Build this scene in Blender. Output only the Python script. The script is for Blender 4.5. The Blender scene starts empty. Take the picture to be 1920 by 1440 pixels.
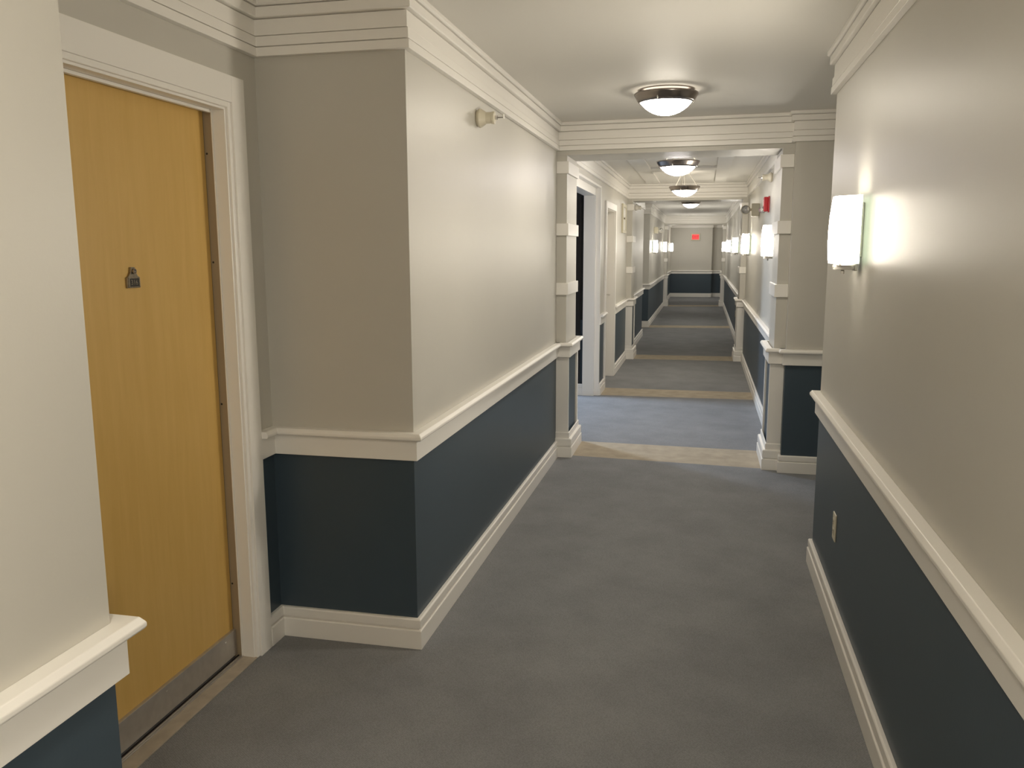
import bpy, bmesh, math, random
from mathutils import Matrix, Vector
random.seed(7)
SC = bpy.context.scene
COL = SC.collection

# ------------------------------------------------------------------ camera
F_PX, YAW, PITCH, ROLL, CAM_H = 1568.8, .22332, .15871, -.00346, 1.56
fw = Vector((-math.sin(YAW) * math.cos(PITCH), math.cos(YAW) * math.cos(PITCH), -math.sin(PITCH)))
rt = Vector((math.cos(YAW), math.sin(YAW), 0)); up = rt.cross(fw)
rt2 = rt * math.cos(ROLL) + up * math.sin(ROLL); up2 = -rt * math.sin(ROLL) + up * math.cos(ROLL)
cd = bpy.data.cameras.new('camera'); cam = bpy.data.objects.new('camera', cd); COL.objects.link(cam)
cd.sensor_fit = 'HORIZONTAL'; cd.sensor_width = 36.0; cd.lens = F_PX * 36.0 / 1920.0
cd.clip_start = .05; cd.clip_end = 100
cam.matrix_world = Matrix(((rt2.x, up2.x, -fw.x, 0), (rt2.y, up2.y, -fw.y, 0), (rt2.z, up2.z, -fw.z, CAM_H), (0, 0, 0, 1)))
SC.camera = cam

# ------------------------------------------------------------------ world, exposure, lamp strengths
w = bpy.data.worlds.new('world'); SC.world = w; w.use_nodes = True
w.node_tree.nodes['Background'].inputs[0].default_value = (.5, .48, .45, 1)
w.node_tree.nodes['Background'].inputs[1].default_value = 0.0
SC.view_settings.view_transform = 'Standard'; SC.view_settings.look = 'None'
SC.view_settings.gamma = 1.0; SC.view_settings.use_curve_mapping = False
SC.view_settings.exposure = 1.68
SC.cycles.max_bounces = 8; SC.cycles.diffuse_bounces = 6; SC.cycles.glossy_bounces = 3; SC.cycles.transmission_bounces = 4; SC.cycles.caustics_refractive = False; SC.cycles.adaptive_threshold = .025
WARM = (1.0, .91, .77); COOL = (.64, .79, 1.0); PINKISH = (1.0, .93, .92)
NEUTRAL = (1.0, .945, .86)
E_SCONCE, E_DOME, E_LOBBY = 33.0, 16.0, 175.0

# ------------------------------------------------------------------ materials
def mat(name, rgb, rough=.5, metal=0.0, bump=0.0, bscale=200.0, var=0.0, vscale=4.0, spec=.5, aniso=None, coat=0.0):
    m = bpy.data.materials.new(name); m.use_nodes = True
    nt = m.node_tree; b = nt.nodes['Principled BSDF']
    b.inputs['Base Color'].default_value = (*rgb, 1); b.inputs['Roughness'].default_value = rough
    b.inputs['Metallic'].default_value = metal; b.inputs['Specular IOR Level'].default_value = spec
    b.inputs['Coat Weight'].default_value = coat
    tc = nt.nodes.new('ShaderNodeTexCoord')
    if var:
        n = nt.nodes.new('ShaderNodeTexNoise'); n.inputs['Scale'].default_value = vscale; n.inputs['Detail'].default_value = 5
        nt.links.new(tc.outputs['Object'], n.inputs['Vector'])
        r = nt.nodes.new('ShaderNodeValToRGB')
        r.color_ramp.elements[0].position = .3; r.color_ramp.elements[1].position = .7
        r.color_ramp.elements[0].color = (*[c * (1 - var) for c in rgb], 1); r.color_ramp.elements[1].color = (*[min(1, c * (1 + var)) for c in rgb], 1)
        nt.links.new(n.outputs['Fac'], r.inputs['Fac']); nt.links.new(r.outputs['Color'], b.inputs['Base Color'])
    if bump:
        n2 = nt.nodes.new('ShaderNodeTexNoise'); n2.inputs['Scale'].default_value = bscale; n2.inputs['Detail'].default_value = 3
        nt.links.new(tc.outputs['Object'], n2.inputs['Vector'])
        bp = nt.nodes.new('ShaderNodeBump'); bp.inputs['Strength'].default_value = bump; bp.inputs['Distance'].default_value = .002
        nt.links.new(n2.outputs['Fac'], bp.inputs['Height']); nt.links.new(bp.outputs['Normal'], b.inputs['Normal'])
    return m

def emis(name, rgb, strength):
    m = bpy.data.materials.new(name); m.use_nodes = True
    b = m.node_tree.nodes['Principled BSDF']
    b.inputs['Base Color'].default_value = (.85, .85, .82, 1); b.inputs['Roughness'].default_value = .3
    b.inputs['Emission Color'].default_value = (*rgb, 1); b.inputs['Emission Strength'].default_value = strength
    return m

M = {}
M['greige'] = mat('greige_wall_paint', (.56, .54, .485), .42, bump=.07, bscale=140, var=.015, vscale=2)
M['navy'] = mat('navy_wall_paint', (.050, .074, .096), .42, bump=.07, bscale=140, var=.03, vscale=3)
M['trim'] = mat('white_trim_paint', (.86, .835, .785), .35, bump=.05, bscale=60)
M['ceil'] = mat('ceiling_paint', (.74, .72, .67), .6, bump=.2, bscale=120)
M['strip'] = mat('beige_carpet', (.40, .345, .265), .95, bump=.8, bscale=260, var=.12, vscale=9, spec=.1)
M['maple_edge'] = mat('brown_frame', (.36, .28, .18), .5)
M['gap'] = mat('gap_black', (.012, .009, .009), .7)
M['steel'] = mat('brushed_steel', (.55, .52, .48), .42, .75, var=.06, vscale=30)
M['nickel'] = mat('dark_nickel', (.30, .265, .24), .25, 1.0)
M['chrome'] = mat('chrome', (.75, .73, .70), .12, 1.0)
M['bronze'] = mat('antique_bronze', (.30, .265, .21), .32, 1.0, var=.2, vscale=120)
M['ink'] = mat('dark_ink', (.02, .017, .012), .5)
M['ivory'] = mat('ivory_plastic', (.66, .61, .48), .4)
M['cream'] = mat('cream_metal', (.62, .57, .43), .4)
M['whiteplastic'] = mat('white_plastic', (.72, .69, .62), .35)
M['red'] = mat('red_plastic', (.42, .012, .018), .35)
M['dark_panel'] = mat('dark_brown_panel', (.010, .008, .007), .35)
M['threshold'] = mat('threshold_vinyl', (.40, .345, .27), .55, var=.15, vscale=14)
M['letter'] = mat('pale_letter', (.85, .70, .68), .5)
M['opal'] = emis('opal_glass_warm', WARM, E_SCONCE)
M['dome'] = emis('dome_glass_warm', WARM, E_DOME)
M['dome_fill'] = emis('dome_glass_fill', WARM, E_DOME * 1.35)  # glass of the unseen fill lamp over the camera
M['opal_fill'] = emis('opal_glass_fill', WARM, E_SCONCE * 2.3)  # unseen rear sconce, strength raised to fill the near hall
M['opal_far'] = emis('opal_glass_neutral', NEUTRAL, E_SCONCE * .70)
M['dome_far'] = emis('dome_glass_neutral', NEUTRAL, E_DOME * .85)
M['dome_inside'] = emis('dome_glass_inside', WARM, .9)
M['opal_back'] = emis('opal_glass_edge', WARM, 1.6)
M['dome_pink'] = emis('dome_glass_cool', PINKISH, E_DOME)
M['lobby_light'] = emis('lobby_diffuser', COOL, E_LOBBY)
M['exit_red'] = emis('exit_face', (1.0, .07, .07), .26); M['exit_red'].node_tree.nodes['Principled BSDF'].inputs['Base Color'].default_value = (.5, .03, .03, 1)
M['exit_letter'] = mat('exit_letter', (.42, .015, .02), .5)

def clear_mat(name, rgb, rough, alpha_mix):
    m = bpy.data.materials.new(name); m.use_nodes = True
    nt = m.node_tree; b = nt.nodes['Principled BSDF']
    b.inputs['Base Color'].default_value = (*rgb, 1); b.inputs['Roughness'].default_value = rough
    b.inputs['Transmission Weight'].default_value = alpha_mix; b.inputs['IOR'].default_value = 1.45
    return m
M['green_glass'] = clear_mat('green_tint_glass', (.80, .90, .78), .25, .75)
gb = M['green_glass'].node_tree.nodes['Principled BSDF']; gb.inputs['Emission Color'].default_value = (.85, 1.0, .78, 1); gb.inputs['Emission Strength'].default_value = .22  # faint glow put into the glass in place of light from the bulb
M['lens'] = clear_mat('lamp_lens', (.9, .9, .88), .08, .8)

def carpet():
    m = mat('grey_blue_carpet', (.1, .1, .1), .95, spec=.08)
    nt = m.node_tree; b = nt.nodes['Principled BSDF']; L = nt.links.new
    tc = nt.nodes.new('ShaderNodeTexCoord')
    mp = nt.nodes.new('ShaderNodeMapping'); mp.inputs['Rotation'].default_value = (0, 0, .6); L(tc.outputs['Object'], mp.inputs['Vector'])
    big = nt.nodes.new('ShaderNodeTexNoise'); big.inputs['Scale'].default_value = 3.2; big.inputs['Detail'].default_value = 6; big.inputs['Roughness'].default_value = .6
    L(mp.outputs['Vector'], big.inputs['Vector'])
    r = nt.nodes.new('ShaderNodeValToRGB'); r.color_ramp.elements[0].position = .28; r.color_ramp.elements[1].position = .72
    r.color_ramp.elements[0].color = (.25, .255, .265, 1); r.color_ramp.elements[1].color = (.315, .32, .33, 1)
    L(big.outputs['Fac'], r.inputs['Fac'])
    vor = nt.nodes.new('ShaderNodeTexVoronoi'); vor.inputs['Scale'].default_value = 170; vor.inputs['Randomness'].default_value = .45
    L(mp.outputs['Vector'], vor.inputs['Vector'])
    mix = nt.nodes.new('ShaderNodeMixRGB'); mix.blend_type = 'MULTIPLY'; mix.inputs['Fac'].default_value = .55
    rr = nt.nodes.new('ShaderNodeValToRGB'); rr.color_ramp.elements[0].color = (1, 1, 1, 1); rr.color_ramp.elements[1].color = (.45, .45, .45, 1); rr.color_ramp.elements[1].position = .75
    L(vor.outputs['Distance'], rr.inputs['Fac']); L(r.outputs['Color'], mix.inputs['Color1']); L(rr.outputs['Color'], mix.inputs['Color2'])
    L(mix.outputs['Color'], b.inputs['Base Color'])
    bp = nt.nodes.new('ShaderNodeBump'); bp.invert = True; bp.inputs['Strength'].default_value = .6; bp.inputs['Distance'].default_value = .003
    L(vor.outputs['Distance'], bp.inputs['Height']); L(bp.outputs['Normal'], b.inputs['Normal'])
    return m
M['carpet'] = carpet()

def maple():
    m = mat('maple_veneer', (.45, .27, .10), .42)
    nt = m.node_tree; b = nt.nodes['Principled BSDF']; L = nt.links.new
    tc = nt.nodes.new('ShaderNodeTexCoord'); mp = nt.nodes.new('ShaderNodeMapping'); mp.inputs['Scale'].default_value = (1, 9, .8)
    L(tc.outputs['Object'], mp.inputs['Vector'])
    n = nt.nodes.new('ShaderNodeTexNoise'); n.inputs['Scale'].default_value = 4; n.inputs['Detail'].default_value = 8; n.inputs['Distortion'].default_value = .6
    L(mp.outputs['Vector'], n.inputs['Vector'])
    r = nt.nodes.new('ShaderNodeValToRGB'); e = r.color_ramp.elements
    e[0].position = .25; e[0].color = (.60, .38, .105, 1); e[1].position = .75; e[1].color = (.66, .43, .135, 1)
    L(n.outputs['Fac'], r.inputs['Fac']); L(r.outputs['Color'], b.inputs['Base Color'])
    return m
M['maple'] = maple()

# ------------------------------------------------------------------ mesh helpers
def link(name, me, material=None, parent=None, smooth=False):
    o = bpy.data.objects.new(name, me); COL.objects.link(o)
    if material: me.materials.append(M[material] if isinstance(material, str) else material)
    if parent: o.parent = parent
    if smooth:
        for p in me.polygons: p.use_smooth = True
    return o

def obj(name, bm, material, parent=None, smooth=False, bevel=0.0):
    bmesh.ops.recalc_face_normals(bm, faces=bm.faces)
    me = bpy.data.meshes.new(name); bm.to_mesh(me); bm.free()
    o = link(name, me, material, parent, smooth)
    if bevel:
        md = o.modifiers.new('bevel', 'BEVEL'); md.width = bevel; md.segments = 2; md.limit_method = 'ANGLE'
    return o

def tag(o, label=None, cat=None, group=None, kind=None):
    if label: o['label'] = label
    if cat: o['category'] = cat
    if group: o['group'] = group
    if kind: o['kind'] = kind
    return o

def empty(name, loc=(0, 0, 0)):
    o = bpy.data.objects.new(name, None); COL.objects.link(o); o.location = loc; o.empty_display_size = .05
    return o

def box(bm, x0, x1, y0, y1, z0, z1):
    vs = [bm.verts.new((x, y, z)) for z in (z0, z1) for x, y in ((x0, y0), (x1, y0), (x1, y1), (x0, y1))]
    for f in ((0, 3, 2, 1), (4, 5, 6, 7), (0, 1, 5, 4), (1, 2, 6, 5), (2, 3, 7, 6), (3, 0, 4, 7)):
        bm.faces.new([vs[i] for i in f])
    return bm

def bx(*a):
    return box(bmesh.new(), *a)

def prism(pts, z0, z1):
    bm = bmesh.new()
    a = [bm.verts.new((x, y, z0)) for x, y in pts]; b = [bm.verts.new((x, y, z1)) for x, y in pts]
    n = len(pts)
    bm.faces.new(a[::-1]); bm.faces.new(b)
    for i in range(n): bm.faces.new((a[i], a[(i + 1) % n], b[(i + 1) % n], b[i]))
    return bm

def sweep(path, prof, closed=False):
    """profile (offset to the left of the path, z) swept along a 2D path with mitred corners"""
    n = len(path); bm = bmesh.new(); rings = []
    P = [Vector(p) for p in path]
    for i in range(n):
        din = (P[i] - P[i - 1]).normalized() if (i > 0 or closed) else None
        do = (P[(i + 1) % n] - P[i]).normalized() if (i < n - 1 or closed) else None
        if din is None: din = do
        if do is None: do = din
        n1 = Vector((-din.y, din.x)); n2 = Vector((-do.y, do.x))
        m = n1 + n2; m = m / max(1e-6, m.dot(n1))
        rings.append([bm.verts.new((P[i].x + m.x * o, P[i].y + m.y * o, z)) for o, z in prof])
    k = len(prof)
    for i in range(n if closed else n - 1):
        a, b = rings[i], rings[(i + 1) % n]
        for j in range(k): bm.faces.new((a[j], a[(j + 1) % k], b[(j + 1) % k], b[j]))
    if not closed:
        bm.faces.new(rings[0]); bm.faces.new(rings[-1][::-1])
    return bm

def lathe(prof, seg=48, axis='z', center=(0, 0, 0), closed=False):
    bm = bmesh.new(); rings = []
    for r, h in prof:
        ring = []
        if r < 1e-5:
            ring = [bm.verts.new((0, 0, h))]
        else:
            ring = [bm.verts.new((r * math.cos(t * 2 * math.pi / seg), r * math.sin(t * 2 * math.pi / seg), h)) for t in range(seg)]
        rings.append(ring)
    pairs = list(zip(rings[:-1], rings[1:])) + ([(rings[-1], rings[0])] if closed else [])
    for a, b in pairs:
        for t in range(seg):
            u = (t + 1) % seg
            if len(a) == 1 and len(b) == 1: continue
            if len(a) == 1: bm.faces.new((a[0], b[t], b[u]))
            elif len(b) == 1: bm.faces.new((a[t], b[0], a[u]))
            else: bm.faces.new((a[t], b[t], b[u], a[u]))
    if axis == 'x': bmesh.ops.rotate(bm, verts=bm.verts, matrix=Matrix.Rotation(math.pi / 2, 3, 'Y'))
    if axis == 'y': bmesh.ops.rotate(bm, verts=bm.verts, matrix=Matrix.Rotation(-math.pi / 2, 3, 'X'))
    bmesh.ops.translate(bm, verts=bm.verts, vec=center)
    return bm

def tube(bm, a, b, r, seg=10):
    a, b = Vector(a), Vector(b); d = (b - a); q = d.to_track_quat('Z', 'Y').to_matrix()
    ra = [bm.verts.new(a + q @ Vector((r * math.cos(t * 2 * math.pi / seg), r * math.sin(t * 2 * math.pi / seg), 0))) for t in range(seg)]
    rb = [bm.verts.new(b + q @ Vector((r * math.cos(t * 2 * math.pi / seg), r * math.sin(t * 2 * math.pi / seg), 0))) for t in range(seg)]
    for t in range(seg): bm.faces.new((ra[t], ra[(t + 1) % seg], rb[(t + 1) % seg], rb[t]))
    bm.faces.new(ra[::-1]); bm.faces.new(rb)
    return bm

def text(name, s, size, mw, material, parent, extrude=.001):
    c = bpy.data.curves.new(name, 'FONT'); c.body = s; c.size = size; c.align_x = 'CENTER'; c.align_y = 'CENTER'; c.extrude = extrude
    t = bpy.data.objects.new(name, c); COL.objects.link(t)
    dg = bpy.context.evaluated_depsgraph_get(); me = bpy.data.meshes.new_from_object(t.evaluated_get(dg))
    bpy.data.objects.remove(t)
    me.transform(mw); me.materials.clear()
    return link(name, me, material, parent)

# ------------------------------------------------------------------ dimensions of the place
XL, XR, XB = -1.06, .575, -1.07           # wall faces (XB: left wall past the first arch)
XD, XA = -1.65, 1.30                      # back of the left door alcove, back of the alcove at the other side
ZC = 2.46
YN, YA = 1.27, 2.965                      # left alcove, near and far return
YR, YRR = 4.246, 6.03                     # other alcove
A1 = (6.165, 6.10); A2 = (12.08, 12.12); A3 = (23.72, 23.93)   # arch fronts (y at left, y at right)
AD = .50                                  # arch depth
YBACK, YEND = -4.6, 28.6
OP0, OP1 = 6.82, 8.93                     # lobby opening
D20, D21 = 9.44, 10.37                    # second door opening
AL0, AL1 = 15.45, 17.22                   # far left alcove
ZS = .815                                 # paint split, hidden behind the chair rail board

def wall(name, x0, x1, y0, y1, label, z0=0.0, z1=ZC, lower=True):
    if lower and z0 < ZS:
        o = obj(name, bx(x0, x1, y0, y1, ZS, z1), 'greige')
        p = obj('lower_wall', bx(x0, x1, y0, y1, 0, ZS), 'navy', o); p['label'] = 'navy painted lower wall'
    else:
        o = obj(name, bx(x0, x1, y0, y1, z0, z1), 'greige')
    return tag(o, label, 'wall', kind='structure')

T = .10
wall('wall_left', XL - T, XL, YBACK, YN, 'greige and navy wall at the near corner beside the maple door')
wall('wall_left', XD, XL - T, YN - T, YN, 'short return wall of the maple door alcove, facing away down the hall')
wall('wall_left', XD - .2, XD, YN - T, 1.80, 'alcove wall strip on the hinge side of the maple door')
wall('wall_left', XD - .2, XD, 2.755, YA + T, 'narrow alcove wall strip between maple door casing and corner')
wall('wall_left', XD - .2, XD, 1.80, 2.755, 'greige wall above the maple door casing', z0=2.065)
wall('wall_left', XD, XL, YA, YA + T, 'shaded return wall just past the maple door')
wall('wall_left', XL - T, XL, YA + T, OP0 - .2, 'long lit wall with the sprinkler before the first arch')
wall('wall_left', XB - .17, XB, OP0 - .2, OP0, 'wall strip between first arch and lobby opening')
wall('wall_left', XB - .17, XB, OP0, OP1, 'greige wall above the dark lobby opening', z0=2.205)
wall('wall_left', XB - .17, XB, OP1, D20 - .02, 'narrow wall between lobby opening and white door')
wall('wall_left', XB - .17, XB, D20 - .02, D21 + .02, 'greige wall above the white door', z0=2.03)
wall('wall_left', XB - .17, XB, D21 + .02, A2[0] + AD, 'wall between white door and second arch')
wall('wall_left', XB - .17, XB, A2[0] + AD, AL0, 'wall just past the second arch')
wall('wall_left', XD, XB - .17, AL0 - T, AL0, 'return wall of the far alcove, facing away')
wall('wall_left', XD - .2, XD, AL0 - T, AL1 + T, 'back wall of the far alcove')
wall('wall_left', XD, XB, AL1, AL1 + T, 'shaded return wall of the far alcove')
wall('wall_left', XB - .17, XB, AL1 + T, YEND, 'far wall with the emergency light and sconces')
wall('wall_right', XR, XR + T, YBACK, YR, 'near wall with the first sconce and outlet')
wall('wall_right', XR + T, XA, YR - T, YR, 'hidden return wall behind the first sconce')
wall('wall_right', XA, XA + T, YR - T, YRR + T, 'back wall of the alcove past the first sconce')
wall('wall_right', XR, XA, YRR, YRR + T, 'dark return wall beside the first arch pilaster')
wall('wall_right', XR, XR + T, YRR + T, A2[1] + AD, 'wall with the red fire alarm between first and second arch')
wall('wall_right', XR, XR + T, A2[1] + AD, 28.78, 'far wall past the second arch with a row of sconces')
wall('wall_back', XL - T, XR + T, YBACK - T, YBACK, 'wall behind the viewpoint')
wall('wall_end', XB - .3, .26, YEND, YEND + T, 'end wall of the hall carrying the exit sign')
wall('wall_end', .16, .26, YEND + T, 28.78, 'small return beside the end wall')
wall('wall_end', .16, XR + T, 28.78, 28.88, 'darker recessed strip of the end wall')

# ceiling and floor
c = obj('ceiling', bx(-4.9, 1.5, YBACK - T, 29.5, ZC, ZC + .1), 'ceil'); tag(c, 'off-white painted ceiling over the whole hall', 'ceiling', kind='structure')
f = obj('floor', bx(-4.9, 1.5, YBACK - T, 29.5, -.12, -.012), 'gap'); tag(f, 'carpeted hall floor with beige cross strips', 'floor', kind='structure')
def carpet_piece(pts, label=None, m='carpet', nm='carpet'):
    p = obj(nm, prism(pts, -.012, 0), m, f)
    if label: p['label'] = label
S1 = ((6.215, 6.105), (6.715, 6.655)); S2 = ((8.965, 8.985), (9.46, 9.455)); S3 = ((12.10, 12.135), (12.60, 12.65))
S4 = ((17.15, 17.28), (17.66, 17.79)); S5 = ((23.70, 23.93), (24.22, 24.45))
Lx, Rx = -1.86, 1.31
def row(f0, f1, xl=Lx, xr=Rx):
    # straight lines measured at x=-1 and x=.5
    g = lambda s, x: s[0] + (s[1] - s[0]) * (x + 1.0) / 1.5
    return [(xl, g(f0, xl)), (xr, g(f0, xr)), (xr, g(f1, xr)), (xl, g(f1, xl))]
flat = lambda y: (y, y)
carpet_piece(row(flat(YBACK), S1[0]), 'grey-blue loop carpet of the near hall')
carpet_piece(row(S1[1], S2[0]), 'grey-blue carpet before the lobby opening')
carpet_piece(row(S2[1], S3[0])); carpet_piece(row(S3[1], S4[0])); carpet_piece(row(S4[1], S5[0])); carpet_piece(row(S5[1], flat(28.9)))
for s in (S1, S2, S3, S4, S5): carpet_piece(row(*s), 'beige carpet border strip', 'strip', 'carpet_strip')
carpet_piece([(-4.8, 5.4), (Lx, 5.4), (Lx, 10.2), (-4.8, 10.2)])

# ------------------------------------------------------------------ mouldings
RAIL_CAP = [(0, .848), (.040, .848), (.045, .853), (.045, .862), (.036, .875), (0, .875)]
RAIL_BOARD = [(0, .766), (.019, .766), (.019, .848), (0, .848)]
BASE_LOW = [(0, 0), (.022, 0), (.022, .076), (.019, .080), (0, .080)]
BASE_UP = [(0, .080), (.011, .080), (.011, .087), (.018, .087), (.018, .119), (.013, .124), (0, .124)]
CROWN = [('bottom_fillet', [(0, 2.266), (.024, 2.266), (.024, 2.297), (0, 2.297)]),
         ('fillet', [(0, 2.297), (.008, 2.297), (.008, 2.3015), (.021, 2.3015), (.021, 2.336), (0, 2.336)]),
         ('frieze', [(0, 2.336), (.004, 2.336), (.004, 2.3405), (.015, 2.3405), (.015, 2.396), (.005, 2.396), (.005, 2.399), (0, 2.399)]),
         ('cove', [(0, 2.399), (.031, 2.399), (.034, 2.402), (.034, 2.435), (.022, 2.435), (.022, 2.438), (0, 2.438)]),
         ('cap', [(0, 2.438), (.040, 2.438), (.046, 2.444), (.046, ZC), (0, ZC)])]
ntrim = [0]
def trim_root(label, cat='trim', base=None):
    ntrim[0] += 1
    o = empty(base or 'trim_%d' % ntrim[0]); return tag(o, label, cat, kind='structure')
def rail(path, label):
    r = trim_root(label)
    obj('rail_cap', sweep(path, RAIL_CAP), 'trim', r, bevel=.002); obj('rail_board', sweep(path, RAIL_BOARD), 'trim', r, bevel=.0015)
def base(path, side, label):
    r = trim_root(label, 'baseboard', 'baseboard_' + side)
    obj('lower_board', sweep(path, BASE_LOW), 'trim', r, bevel=.0015); obj('upper_board', sweep(path, BASE_UP), 'trim', r, bevel=.0015)
def crown(path, label, closed=True):
    r = trim_root(label, 'crown moulding')
    for n, p in CROWN: obj(n, sweep(path, p, closed), 'trim', r, bevel=.0012)

crown([(XR, YBACK), (XR, YR), (XA, YR), (XA, YRR), (XR, YRR), (XR, A1[1]), (XL, A1[0]), (XL, YA), (XD, YA), (XD, YN), (XL, YN), (XL, YBACK)], 'stepped white crown moulding around the near hall')
crown([(XR, A1[1] + AD - .05), (XR, A2[1]), (XB, A2[0]), (XB, A1[0] + AD - .05)], 'stepped white crown moulding between first and second arch')
crown([(XR, A2[1] + AD), (XR, A3[1]), (XB, A3[0]), (XB, AL1), (XD, AL1), (XD, AL0), (XB, AL0), (XB, A2[0] + AD)], 'stepped white crown moulding between second and third arch')
crown([(XR, A3[1] + AD), (XR, 28.78), (.26, 28.78), (.26, YEND), (XB, YEND), (XB, A3[0] + AD)], 'stepped white crown moulding at the end wall')
for fn, extra in ((rail, ()), (base, ('s',))):
    def run(path, side, label):
        if fn is rail: rail(path, 'white chair rail ' + label)
        else: base(path, side, 'white baseboard ' + label)
    run([(XR, YBACK), (XR, YR), (XA, YR), (XA, YRR), (XR, YRR), (XR, A1[1])], 'right', 'under the first sconce and round the alcove')
    run([(XR, A1[1] + AD), (XR, A2[1])], 'right', 'under the fire alarm')
    run([(XR, A2[1] + AD), (XR, A3[1])], 'right', 'of the long wall between second and third arch')
    run([(XR, A3[1] + AD), (XR, 28.78), (.26, 28.78), (.26, YEND), (XB, YEND), (XB, A3[0] + AD)], 'end', 'across the end wall')
    run([(XB, A3[0]), (XB, AL1), (XD, AL1), (XD, AL0), (XB, AL0), (XB, A2[0] + AD)], 'left', 'round the far alcove')
    run([(XB, A2[0]), (XB, D21 + .09)], 'left', 'between white door and second arch')
    run([(XB, D20 - .09), (XB, OP1)], 'left', 'on the narrow wall before the white door')
    run([(XL, A1[0]), (XL, YA), (XD, YA), (XD, 2.845)], 'left', 'from the maple door to the first arch')
    run([(XD, 1.705), (XD, YN), (XL, YN), (XL, YBACK)], 'left', 'at the near corner before the maple door')

# ------------------------------------------------------------------ arches: beam and pilasters
def beam(A, label, depth=AD - .06):
    xl = XL if A is A1 else XB
    tag(obj('beam', prism([(xl, A[0]), (XR, A[1]), (XR, A[1] + depth), (xl, A[0] + depth)], 2.235, ZC), 'greige'), label, 'beam', kind='structure')
beam(A1, 'greige ceiling beam of the first arch'); beam(A2, 'greige ceiling beam of the second arch'); beam(A3, 'greige ceiling beam of the third arch')

def pilaster(xw, s, y, label):
    """xw wall face, s=+1 when the pilaster grows to +x, y front"""
    r = empty('pilaster', (xw, y, 0)); tag(r, label, 'pilaster', kind='structure')
    D = AD - .01
    def b(a, c, y0, y1, z0, z1): return bx(*sorted((s * a, s * c)), y0, y1, z0, z1)
    def wrap(name, prof, off, mt='trim'):
        # U-shaped band round front, inner and back face, at distance off from the wall
        x = s * off
        path = [(0, 0), (x, 0), (x, D), (0, D)] if s < 0 else [(0, D), (x, D), (x, 0), (0, 0)]
        return obj(name, sweep(path, prof), mt, r, bevel=.0015)
    obj('shaft', b(0, .074, .004, D - .004, .80, 2.235), 'greige', r)
    core = obj('lower_panel', b(0, .082, .012, D - .012, 0, .84), 'navy', r)
    core['label'] = 'navy inset panel'
    obj('corner_board', b(0, .096, 0, .022, 0, .80), 'trim', r, bevel=.0015)
    obj('corner_board', b(0, .096, D - .05, D, 0, .80), 'trim', r, bevel=.0015)
    for z0, z1 in ((2.107, 2.192), (1.664, 1.751), (1.231, 1.318)):
        obj('band', b(0, .089, -.012, D + .012, z0, z1), 'trim', r, bevel=.002)
    wrap('rail_cap', RAIL_CAP, .088); wrap('rail_board', RAIL_BOARD, .090)
    wrap('plinth', [(0, 0), (.009, 0), (.009, .186), (.005, .190), (0, .190)], .096)
    wrap('base_lower_board', [(o + .009 if o else 0, z) for o, z in BASE_LOW], .096)
    wrap('base_upper_board', [(o + .009 if o else 0, z) for o, z in [(0, .080), (.011, .080), (.011, .087), (.018, .087), (.018, .140), (.012, .146), (0, .146)]], .096)
    return r
NM = ('first', 'second', 'third')
for i, A in enumerate((A1, A2, A3)):
    pilaster(XL if i == 0 else XB, 1, A[0], ('banded pilaster beside the dark lobby opening', 'banded pilaster with the sprinkler, past the white door', 'far banded pilaster on the exit sign hall, emergency light side')[i])
    pilaster(XR, -1, A[1], ('banded pilaster beside the dark return wall and second sconce', 'banded pilaster behind the third sconce', 'far banded pilaster beside the last right-hand sconces')[i])

# ceiling boards between first and second arch
def ceiling_board(x0, x1, y0, y1): tag(obj('ceiling_board', bx(x0, x1, y0, y1, ZC - .022, ZC), 'ceil', c, bevel=.002))
ceiling_board(-.775, -.605, 6.62, 11.75); ceiling_board(.108, .256, 6.62, 11.75)
ceiling_board(-.605, .108, 9.62, 9.90); ceiling_board(-.605, .108, 7.2, 7.45)

# ------------------------------------------------------------------ maple entrance door in the left alcove
d1 = empty('door_1', (XD, 2.28, 0)); tag(d1, 'maple veneer apartment door with white casing and steel kick plate', 'door', kind='structure')
def d1p(name, m, x0, x1, y0, y1, z0, z1, bevel=0, parent=None, label=None):
    o = obj(name, bx(x0, x1, y0 - 2.28, y1 - 2.28, z0, z1), m, parent or d1, bevel=bevel)
    if label: o['label'] = label
    return o
JY0, JY1, JZ = 1.815, 2.738, 2.050        # clear opening inside the jamb
leaf = d1p('door_leaf', 'maple', -.125, -.082, JY0 - .004, JY1 - .004, .012, JZ - .004, .001)
d1p('gap_strip', 'gap', -.135, -.084, JY1 - .004, JY1 + .002, 0, JZ); d1p('gap_strip', 'gap', -.135, -.084, JY0 - .01, JY0 - .004, 0, JZ)  # black strips stand in for the shade in the gap beside the leaf
d1p('jamb', 'trim', -.046, .002, JY1 - .002, JY1 + .03, 0, JZ + .02, .0015); d1p('jamb', 'trim', -.046, .002, JY0 - .03, JY0 + .002, 0, JZ + .02, .0015)
d1p('head_jamb', 'trim', -.046, .002, JY0 + .002, JY1 - .002, JZ - .002, JZ + .02, .0015)
d1p('door_frame', 'maple_edge', -.125, -.046, JY1, JY1 + .03, 0, JZ + .01, label='brown metal frame'); d1p('door_frame', 'maple_edge', -.125, -.046, JY0 - .03, JY0, 0, JZ + .01, label='brown metal frame')
d1p('door_frame', 'maple_edge', -.125, -.046, JY0, JY1, JZ - .0015, JZ + .02, label='brown metal frame')
d1p('edge_bead', 'trim', -.049, -.044, JY1 - .008, JY1 - .002, 0, JZ, .001)
d1p('edge_bead', 'trim', -.062, -.046, JY0, JY1, JZ - .012, JZ - .002, .001)
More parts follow.
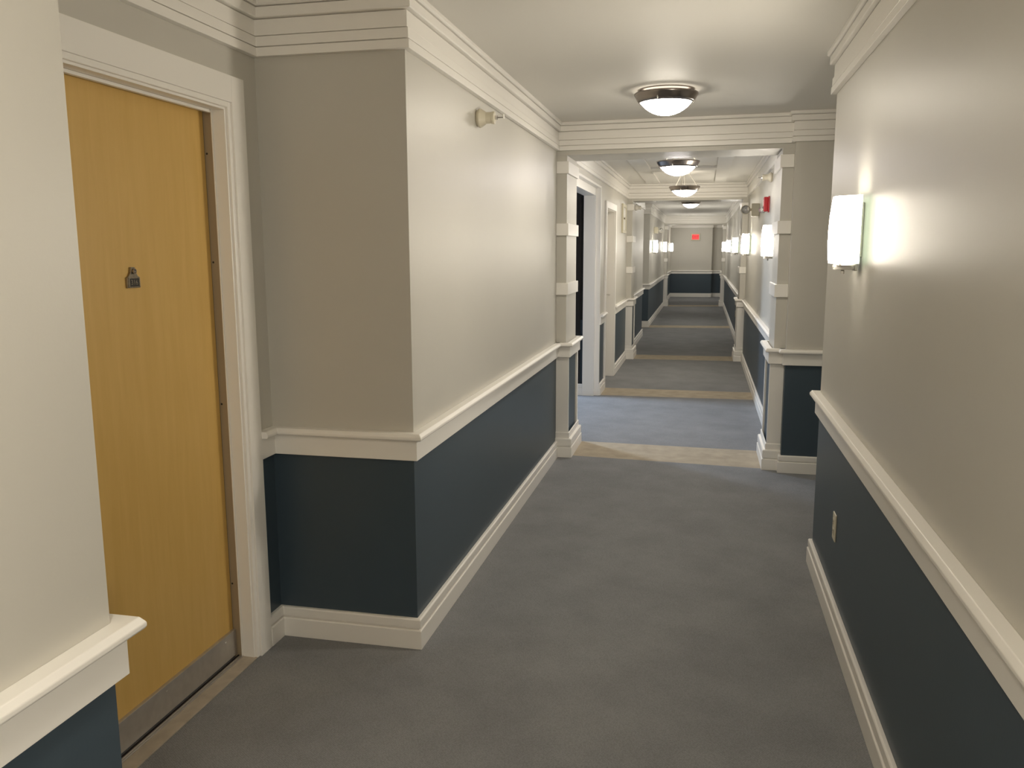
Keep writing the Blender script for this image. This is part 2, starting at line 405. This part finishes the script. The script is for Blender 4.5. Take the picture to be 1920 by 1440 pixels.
d1p('inner_moulding', 'trim', .0, .012, JY1 + .006, JY1 + .026, 0, JZ + .026, .003); d1p('inner_moulding', 'trim', .0, .012, JY0 - .026, JY0 - .006, 0, JZ + .026, .003)
d1p('inner_moulding', 'trim', .0, .012, JY0 - .006, JY1 + .006, JZ + .006, JZ + .026, .003)
d1p('casing', 'trim', -.001, .020, JY1 + .024, 2.845, 0, 2.165, .001); d1p('casing', 'trim', -.001, .020, 1.705, JY0 - .024, 0, 2.165, .001)
d1p('head_casing', 'trim', -.001, .020, JY0 - .024, JY1 + .024, JZ + .024, 2.165, .001)
kp = d1p('kick_plate', 'steel', -.082, -.068, JY0, JY1 - .006, .016, .118, .002)
for yy in (1.95, 2.30, 2.66):
    sc_ = obj('screw', lathe([(0, .0), (.005, 0), (.004, .002), (0, .002)], 10, 'x', (-.068, yy - 2.28, .095)), 'steel', kp)
th = d1p('threshold', 'threshold', -.075, .012, JY0 - .004, JY1 + .004, 0, .006, .002, label='beige threshold')
for k, xx in enumerate((-.066, -.054, -.046)):
    d1p('track', ('gap', 'steel', 'steel')[k], xx - .003, xx + .003, JY0, JY1, .006, .009, parent=th)
for zz in (.30, 1.0, 1.52, 1.90):
    obj('screw', lathe([(0, .0), (.004, 0), (.003, .0015), (0, .0015)], 8, 'y', (-.075, JY1 - .0015 - 2.28, zz)), 'ink', d1)
# number plate with door viewer
pl = []
hw, zt = .030, .0
outline = [(-.030, -.044), (.030, -.044), (.030, -.012), (.022, -.008), (.013, .003), (.009, .020), (-.009, .020), (-.013, .003), (-.022, -.008), (-.030, -.012)]
PY, PZ = 2.293 - 2.28, 1.492
bm = bmesh.new()
fr = [bm.verts.new((-.074, PY + a, PZ + b)) for a, b in outline]; bk = [bm.verts.new((-.082, PY + a, PZ + b)) for a, b in outline]
bm.faces.new(fr); bm.faces.new(bk[::-1])
for i in range(len(outline)): bm.faces.new((fr[i], bk[i], bk[(i + 1) % len(outline)], fr[(i + 1) % len(outline)]))
np_ = obj('number_plate', bm, 'bronze', d1, bevel=.0012); np_['label'] = 'small bronze plate reading 316 under a door viewer'
obj('plate_recess', bx(-.074, -.0728, PY - .022, PY + .023, PZ - .040, PZ - .015), 'ink', np_)
fr_ = bmesh.new()
for a0, a1, b0, b1 in ((-.027, -.022, -.042, -.013), (.023, .027, -.042, -.013), (-.027, .027, -.043, -.040), (-.027, .027, -.015, -.012)): box(fr_, -.074, -.0715, PY + a0, PY + a1, PZ + b0, PZ + b1)
obj('plate_rim', fr_, 'bronze', np_, bevel=.0006)
obj('door_viewer', lathe([(0, .004), (.004, .004), (.006, .006), (.0085, .006), (.0085, 0), (0, 0)], 24, 'x', (-.074, PY, PZ + .007)), 'nickel', np_, smooth=False)
text('number', '316', .022, Matrix(((0, 0, 1, -.0725), (1, 0, 0, PY), (0, 1, 0, PZ - .0275), (0, 0, 0, 1))), 'bronze', np_, .0006)

# ------------------------------------------------------------------ lobby opening and lobby beyond
op = empty('trim_40', (XB, 0, 0)); tag(op, 'deep stepped white frame of the dark lobby opening', 'opening', kind='structure')
obj('outer_jamb', bx(-.05, .006, OP1 - .012, OP1 + .03, 0, 2.205), 'trim', op, bevel=.002); obj('outer_jamb', bx(-.05, .006, OP0 - .03, OP0 + .012, 0, 2.205), 'trim', op, bevel=.002)
obj('outer_head', bx(-.05, .006, OP0 - .03, OP1 + .03, 2.193, 2.215), 'trim', op, bevel=.002)
obj('inner_jamb', bx(-.17, -.045, OP1 - .045, OP1 + .0, 0, 2.12), 'trim', op, bevel=.002); obj('inner_jamb', bx(-.17, -.045, OP0, OP0 + .045, 0, 2.12), 'trim', op, bevel=.002)
obj('inner_head', bx(-.17, -.045, OP0, OP1, 2.118, 2.206), 'trim', op, bevel=.002)
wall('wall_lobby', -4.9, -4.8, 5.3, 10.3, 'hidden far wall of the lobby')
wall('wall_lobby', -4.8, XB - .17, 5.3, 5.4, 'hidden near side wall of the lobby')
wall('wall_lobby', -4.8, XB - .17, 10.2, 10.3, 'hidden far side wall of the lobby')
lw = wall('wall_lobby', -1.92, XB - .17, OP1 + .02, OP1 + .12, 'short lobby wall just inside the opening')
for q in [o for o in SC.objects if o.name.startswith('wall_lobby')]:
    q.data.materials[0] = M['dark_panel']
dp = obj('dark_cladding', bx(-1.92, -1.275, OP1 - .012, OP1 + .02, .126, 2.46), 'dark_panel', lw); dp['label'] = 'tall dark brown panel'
base([(-1.24, OP1 - .012), (-1.92, OP1 - .012)], 'left', 'white baseboard inside the lobby opening')
ll = empty('lobby_ceiling_light', (-3.7, 9.06, ZC)); tag(ll, 'cool white ceiling light inside the lobby', 'lamp')
obj('diffuser', lathe([(0, -.09), (.12, -.08), (.20, -.045), (.22, 0)], 32), 'lobby_light', ll, smooth=True)
obj('rim', lathe([(.22, 0), (.235, 0), (.235, -.03), (.22, -.03)], 32, closed=True), 'nickel', ll)

# ------------------------------------------------------------------ white service door
d2 = empty('door_2', (XB, (D20 + D21) / 2, 0)); tag(d2, 'white service door with chrome lever between lobby opening and second arch', 'door', kind='structure')
yc = (D20 + D21) / 2
def d2p(name, m, x0, x1, y0, y1, z0, z1, bevel=.002, parent=None):
    return obj(name, bx(x0, x1, y0 - yc, y1 - yc, z0, z1), m, parent or d2, bevel=bevel)
lf = d2p('door_leaf', 'whiteplastic', -.125, -.082, D20, D21, .01, 2.01)
d2p('jamb', 'trim', -.17, .002, D21, D21 + .02, 0, 2.03); d2p('jamb', 'trim', -.17, .002, D20 - .02, D20, 0, 2.03); d2p('head_jamb', 'trim', -.17, .002, D20 - .02, D21 + .02, 2.01, 2.03)
d2p('casing', 'trim', 0, .020, D21 + .008, D21 + .09, 0, 2.095, .004); d2p('casing', 'trim', 0, .020, D20 - .09, D20 - .008, 0, 2.095, .004); d2p('head_casing', 'trim', 0, .020, D20 - .008, D21 + .008, 2.018, 2.095, .004)
bm = bmesh.new(); tube(bm, (-.082, .36, 1.02), (-.03, .36, 1.02), .010); tube(bm, (-.034, .365, 1.02), (-.034, .25, 1.018), .0085)
hd = obj('lever_handle', bm, 'chrome', lf, smooth=False, bevel=.003); hd['label'] = 'chrome lever handle'
obj('rose', lathe([(0, .008), (.024, .008), (.027, 0), (0, 0)], 24, 'x', (-.082, .36, 1.02)), 'chrome', lf)

# ------------------------------------------------------------------ lamps
def dome_profile(r, depth, n=10):
    R = (r * r + depth * depth) / (2 * depth); out = []
    for i in range(n + 1):
        a = math.asin(r / R) * (1 - i / n); out.append((R * math.sin(a), -(R * math.cos(a) - (R - depth))))
    return out
def ring_profile(r):
    return [(r * .80, -.014), (r * .825, -.024), (r * .90, -.010), (r * .975, .014), (r, .020), (r, .028), (r * .97, .026), (r * .86, .000)]
def ceiling_lamp(x, y, zr, label, glass, pendant, r=.181, group=None):
    """zr: height of the glass rim"""
    t = empty('ceiling_lamp', (x, y, zr)); tag(t, label, 'lamp', group)
    obj('metal_rim', lathe(ring_profile(r), 64, closed=True), 'nickel', t, smooth=True)
    obj('glass_bowl', [bmesh.ops.translate(q, verts=q.verts, vec=(0, 0, -.014)) or q for q in (lathe(dome_profile(r * .825, r * .43), 48),)][0], glass, t, smooth=True)
    obj('bowl_lining', [bmesh.ops.translate(q, verts=q.verts, vec=(0, 0, -.010)) or q for q in (lathe(dome_profile(r * .82, r * .42), 48),)][0], 'dome_inside', t, smooth=True)
    for k in range(3):
        a = math.radians(16 + 120 * k); cx, cy = r * .90 * math.cos(a), r * .90 * math.sin(a)
        obj('finial', lathe([(0, -.020), (.004, -.018), (.0055, -.010), (.003, -.004), (.003, .01)], 12, 'z', (cx, cy, 0)), 'chrome', t, smooth=True)
    if pendant:
        top = ZC - zr
        obj('canopy', lathe([(0, top - .03), (.05, top - .028), (.065, top - .012), (.066, top - .0005), (0, top - .0005)], 32), 'whiteplastic', t, smooth=True)
        for k in range(3):
            a = math.radians(16 + 120 * k)
            bm = bmesh.new(); tube(bm, (r * .9 * math.cos(a), r * .9 * math.sin(a), .02), (.05 * math.cos(a), .05 * math.sin(a), top - .018), .0045)
            obj('rod', bm, 'whiteplastic', t)
        bm = bmesh.new(); tube(bm, (0, 0, -.02), (0, 0, top - .02), .004); obj('stem', bm, 'whiteplastic', t)
    else:
        top = ZC - zr
        obj('mounting_pan', lathe([(0, top - .0005), (r * .88, top - .0005), (r * .88, top - .006), (r * .30, .014), (0, .014)], 40), 'nickel', t, smooth=False)
    return t
G = 'bowl lamps along the hall ceiling'
ceiling_lamp(-.239, 5.06, 2.412, 'flush bowl lamp with dark metal rim, in front of the first arch', 'dome', False, group=G)
ceiling_lamp(-.237, 7.38, 2.265, 'rod-hung bowl lamp just behind the first arch beam', 'dome_pink', True, group=G)
ceiling_lamp(-.247, 10.30, 2.265, 'rod-hung bowl lamp in front of the second arch beam', 'dome', True, group=G)
ceiling_lamp(-.266, 16.25, 2.412, 'flush bowl lamp between second and third arch', 'dome_far', False, group=G)
ceiling_lamp(-.325, 27.3, 2.412, 'farthest flush bowl lamp, just showing under the third arch', 'dome_far', False, group=G)
ceiling_lamp(-.45, .15, 2.412, 'unseen flush bowl lamp above the viewpoint, added as fill light', 'dome_fill', False, group=G)  # added out of view to brighten the near hall

def make_sconce():
    t = empty('wall_sconce')          # local: wall plane x=0, lamp grows to -x
    nz, ny = 8, 16; H0, H1, hw = -.123, .123, .112
    bm = bmesh.new(); grid = {}
    for side in (0, 1):
        for i in range(nz + 1):
            v = i / nz; z = H0 + (H1 - H0) * v
            bow = .008 * (1 - (2 * v - 1) ** 2) - .006 * v
            for j in range(ny + 1):
                u = -1 + 2 * j / ny
                x = -(.034 + (.078 + bow) * max(0.0, math.cos(u * math.pi / 2)) ** .55)
                grid[side, i, j] = bm.verts.new((x + side * .005, hw * u, z))
    for i in range(nz):
        for j in range(ny):
            a = [grid[0, i, j], grid[0, i, j + 1], grid[0, i + 1, j + 1], grid[0, i + 1, j]]; b = [grid[1, i, j], grid[1, i, j + 1], grid[1, i + 1, j + 1], grid[1, i + 1, j]]
            bm.faces.new(a).material_index = 0 if 3 <= j < ny - 3 else 1; bm.faces.new(b[::-1]).material_index = 1
    for j in range(ny):
        for i in (0, nz): bm.faces.new((grid[0, i, j], grid[0, i, j + 1], grid[1, i, j + 1], grid[1, i, j]))
    for i in range(nz):
        for j in (0, ny): bm.faces.new((grid[0, i, j], grid[0, i + 1, j], grid[1, i + 1, j], grid[1, i, j]))
    sh = obj('opal_shade', bm, 'opal', t, smooth=True); sh.data.materials.append(M['opal_back'])
    obj('side_glass', bx(-.030, -.024, -.125, .125, -.123, .123), 'green_glass', t, bevel=.001)
    obj('back_plate', bx(-.016, 0, -.035, .035, -.10, .10), 'steel', t, bevel=.003)
    br = obj('bracket', bx(-.095, -.012, -.012, .012, -.148, -.131), 'steel', t, bevel=.002)
    obj('bracket_arm', bx(-.022, -.012, -.030, .030, -.152, -.098), 'steel', t, bevel=.002)
    obj('lower_rim', bx(-.085, -.030, -.085, .085, -.131, -.123), 'steel', t, bevel=.001)
    obj('bracket_knob', lathe([(0, -.016), (.006, -.015), (.007, -.004), (.004, 0), (0, 0)], 12, 'z', (-.06, 0, -.148)), 'steel', br)
    return t
SGR = 'opal glass wall sconces along the hall'
def copy_tree(o, parent=None):
    n = o.copy(); COL.objects.link(n)
    if parent: n.parent = parent; n.matrix_parent_inverse.identity()
    for ch in list(o.children): copy_tree(ch, n)
    return n
proto = make_sconce()
spots = [(XR, 3.40, 1, 'glowing opal glass wall sconce above the white outlet, nearest one'), (XR, 7.28, 1, 'glowing opal sconce peeping past the first arch pilaster, below the fire alarm'),
         (XR, 11.15, 1, 'glowing opal sconce just before the second arch pilaster'), (XR, 14.75, 1, 'glowing opal sconce just past the second arch, wall of the fire alarm'),
         (XR, 18.75, 1, 'glowing opal sconce, second past the second arch on the alarm side'), (XR, 23.0, 1, 'farthest glowing opal sconce before the third arch on the alarm side'),
         (XB, 18.2, -1, 'glowing opal sconce under the far emergency light'), (XB, 22.6, -1, 'glowing opal sconce just before the third arch pilaster, emergency light side'),
         (XB, 27.2, -1, 'glowing opal sconce beyond the third arch beside the end wall'), (XR, -.45, 1, 'unseen opal wall sconce behind the viewpoint, boosted as fill light')]
for i, (x, y, s, lab) in enumerate(spots):
    o = proto if i == 0 else copy_tree(proto)
    if y > 13 or y < 0:
        ch = [q for q in o.children if q.name.startswith('opal_shade')][0]; ch.data = ch.data.copy(); ch.data.materials[0] = M['opal_far' if y > 0 else 'opal_fill']
    o.location = (x, y, 1.63); o.rotation_euler = (0, 0, 0 if s == 1 else math.pi); tag(o, lab, 'wall lamp', SGR)

# ------------------------------------------------------------------ small wall devices
def sprinkler(x, y, z, s, label, body):
    """sidewall sprinkler; s=+1 grows to +x; the head points away from the wall"""
    t = empty('sprinkler', (x, y, z)); tag(t, label, 'sprinkler', 'sidewall sprinklers')
    m = Matrix.Rotation(0 if s > 0 else math.pi, 3, 'Z')
    def put(n, prof, mt, seg=28):
        bm = lathe(prof, seg, 'x'); bmesh.ops.rotate(bm, verts=bm.verts, matrix=m); return obj(n, bm, mt, t, smooth=False, bevel=.001)
    put('escutcheon', [(0, 0), (.034, 0), (.043, .012), (.044, .018), (.030, .040), (.026, .046), (.026, .070), (.029, .076), (.029, .086), (.022, .088), (0, .088)], body)
    put('nozzle', [(0, .088), (.010, .088), (.010, .100), (.004, .102), (0, .102)], 'chrome', 14)
    bm = bmesh.new()
    for q in (-1, 1): tube(bm, (s * .098, q * .009, 0), (s * .128, 0, 0), .0018, 6)
    tube(bm, (s * .10, 0, 0), (s * .128, 0, 0), .002, 6); obj('frame_arm', bm, 'nickel', t)
    obj('deflector', bx(*sorted((s * .127, s * .130)), -.010, .010, -.006, .016), 'whiteplastic', t, bevel=.0005)
    return t
sprinkler(XL, 3.945, 2.172, 1, 'ivory sidewall sprinkler under the crown moulding of the long lit wall', 'ivory')
sprinkler(XR, 7.95, 2.19, -1, 'ivory sidewall sprinkler above the red fire alarm', 'ivory')
sprinkler(XB + .089, 12.32, 2.15, 1, 'white sidewall sprinkler on the second arch pilaster', 'whiteplastic')

# fire alarm
fa = empty('fire_alarm', (XR, 8.24, 1.97)); tag(fa, 'red wall fire alarm with clear strobe, reading FIRE', 'fire alarm')
obj('back_box', bx(-.012, 0, -.060, .060, -.072, .072), 'red', fa, bevel=.003)
hs = obj('housing', bx(-.052, -.012, -.054, .054, -.066, .066), 'red', fa, bevel=.008)
text('lettering', 'FIRE', .030, Matrix(((0, 0, -1, -.0525), (0, -1, 0, -.02), (-1, 0, 0, .015), (0, 0, 0, 1))), 'letter', hs, .0006)
obj('strobe_lens', lathe([(0, .055), (.016, .050), (.027, .034), (.030, .0), (0, 0)], 24, 'x', (0, 0, 0)), 'lens', fa, smooth=True)
fa.children[-1].rotation_euler = (0, 0, math.pi); fa.children[-1].location = (-.040, -.015, -.050)

def emergency_light(x, y, z, s, label):
    t = empty('emergency_light', (x, y, z)); tag(t, label, 'emergency light', 'emergency lights')
    obj('housing', bx(*sorted((0, s * .085)), -.08, .08, -.068, .068), 'cream', t, bevel=.006)
    hp = obj('lamp_head', lathe([(0, 0), (.022, 0), (.045, .018), (.060, .040), (.062, .055), (.058, .058), (.052, .052), (.03, .03), (0, .028)], 32, 'y'), 'cream', t, smooth=True)
    ln = obj('lamp_lens', lathe([(.056, 0), (.050, .012), (.030, .022), (0, .026)], 28, 'y'), 'lens', hp, smooth=True); ln.location = (0, .055, 0)
    bl = obj('reflector', lathe([(0, .0), (.020, .004), (.050, .024)], 24, 'y'), 'chrome', hp, smooth=True); bl.location = (0, .03, 0)
    bm = bmesh.new(); tube(bm, (s * .08, -.05, 0), (s * .125, -.05, 0), .014); obj('swivel', bm, 'cream', t)
    return t, hp
t, hp = emergency_light(XR, 9.72, 1.985, -1, 'cream emergency light with round lamp beside the red fire alarm')
hp.scale = (.82, .82, .82); hp.location = (-.135, -.05, .0); hp.rotation_euler = (0, 0, math.radians(180 - 15))
t, hp = emergency_light(XB, 18.75, 1.975, 1, 'small cream emergency light above the far left-hand sconces')
hp.scale = (.82, .82, .82); hp.location = (.135, -.05, 0); hp.rotation_euler = (0, 0, math.radians(-160))

# outlets
def outlet(x, y, z, s, label):
    t = empty('wall_outlet', (x, y, z)); tag(t, label, 'outlet', 'ivory duplex outlets')
    pf = obj('face_plate', bx(*sorted((0, s * .006)), -.036, .036, -.058, .058), 'ivory', t, bevel=.003)
    for dz in (-.02, .02):
        sk = obj('socket', bx(*sorted((s * .006, s * .0085)), -.017, .017, dz - .014, dz + .014), 'ivory', t, bevel=.004)
        sl = bmesh.new()
        for dy in (-.006, .006): box(sl, *sorted((s * .0085, s * .009)), dy - .0012, dy + .0012, dz - .002, dz + .007)
        box(sl, *sorted((s * .0085, s * .009)), -.0025, .0025, dz - .010, dz - .005)
        obj('slots', sl, 'ink', sk)
    return t
outlet(XR, 3.595, .407, -1, 'ivory duplex outlet on the navy wall under the first sconce')
outlet(XR, 15.2, .445, -1, 'tiny ivory outlet on the far navy wall past the second arch')

# door plaque and framed panel by the second arch
pq = empty('room_plaque', (XB, 10.55, 1.48)); tag(pq, 'small dark room plaque beside the white door', 'sign')
obj('plate', bx(0, .008, -.05, .05, -.045, .045), 'steel', pq, bevel=.002); obj('plaque_face', bx(.008, .0095, -.044, .044, -.039, .039), 'bronze', pq)
wp = empty('wall_cabinet', (XB, 11.50, 1.97)); tag(wp, 'shallow cream wall cabinet with knob beside the second arch', 'cabinet')
fb = bmesh.new()
for a in ((-.25, .25, .15, .19), (-.25, .25, -.19, -.15), (-.25, -.20, -.15, .15), (.20, .25, -.15, .15)): box(fb, 0, .022, *a)
obj('frame', fb, 'cream', wp, bevel=.003)
dr = obj('cabinet_door', bx(0, .014, -.198, .198, -.148, .148), 'whiteplastic', wp, bevel=.002)
obj('door_rail', bx(.014, .018, -.198, .198, -.012, .012), 'cream', dr); obj('knob', lathe([(0, .022), (.012, .020), (.010, .008), (.006, 0), (0, 0)], 16, 'x', (.016, -.12, 0)), 'bronze', dr)

# exit sign
ex = empty('exit_sign', (-.285, YEND, 1.965)); tag(ex, 'red EXIT sign in a cream frame on the end wall', 'sign')
obj('housing', bx(-.15, .15, -.045, 0, -.113, .113), 'cream', ex, bevel=.005)
fc = obj('sign_face', bx(-.112, .112, -.049, -.045, -.082, .082), 'exit_red', ex)
text('lettering', 'EXIT', .11, Matrix(((1, 0, 0, 0), (0, 0, -1, -.0495), (0, 1, 0, 0), (0, 0, 0, 1))), 'exit_letter', fc, .001)
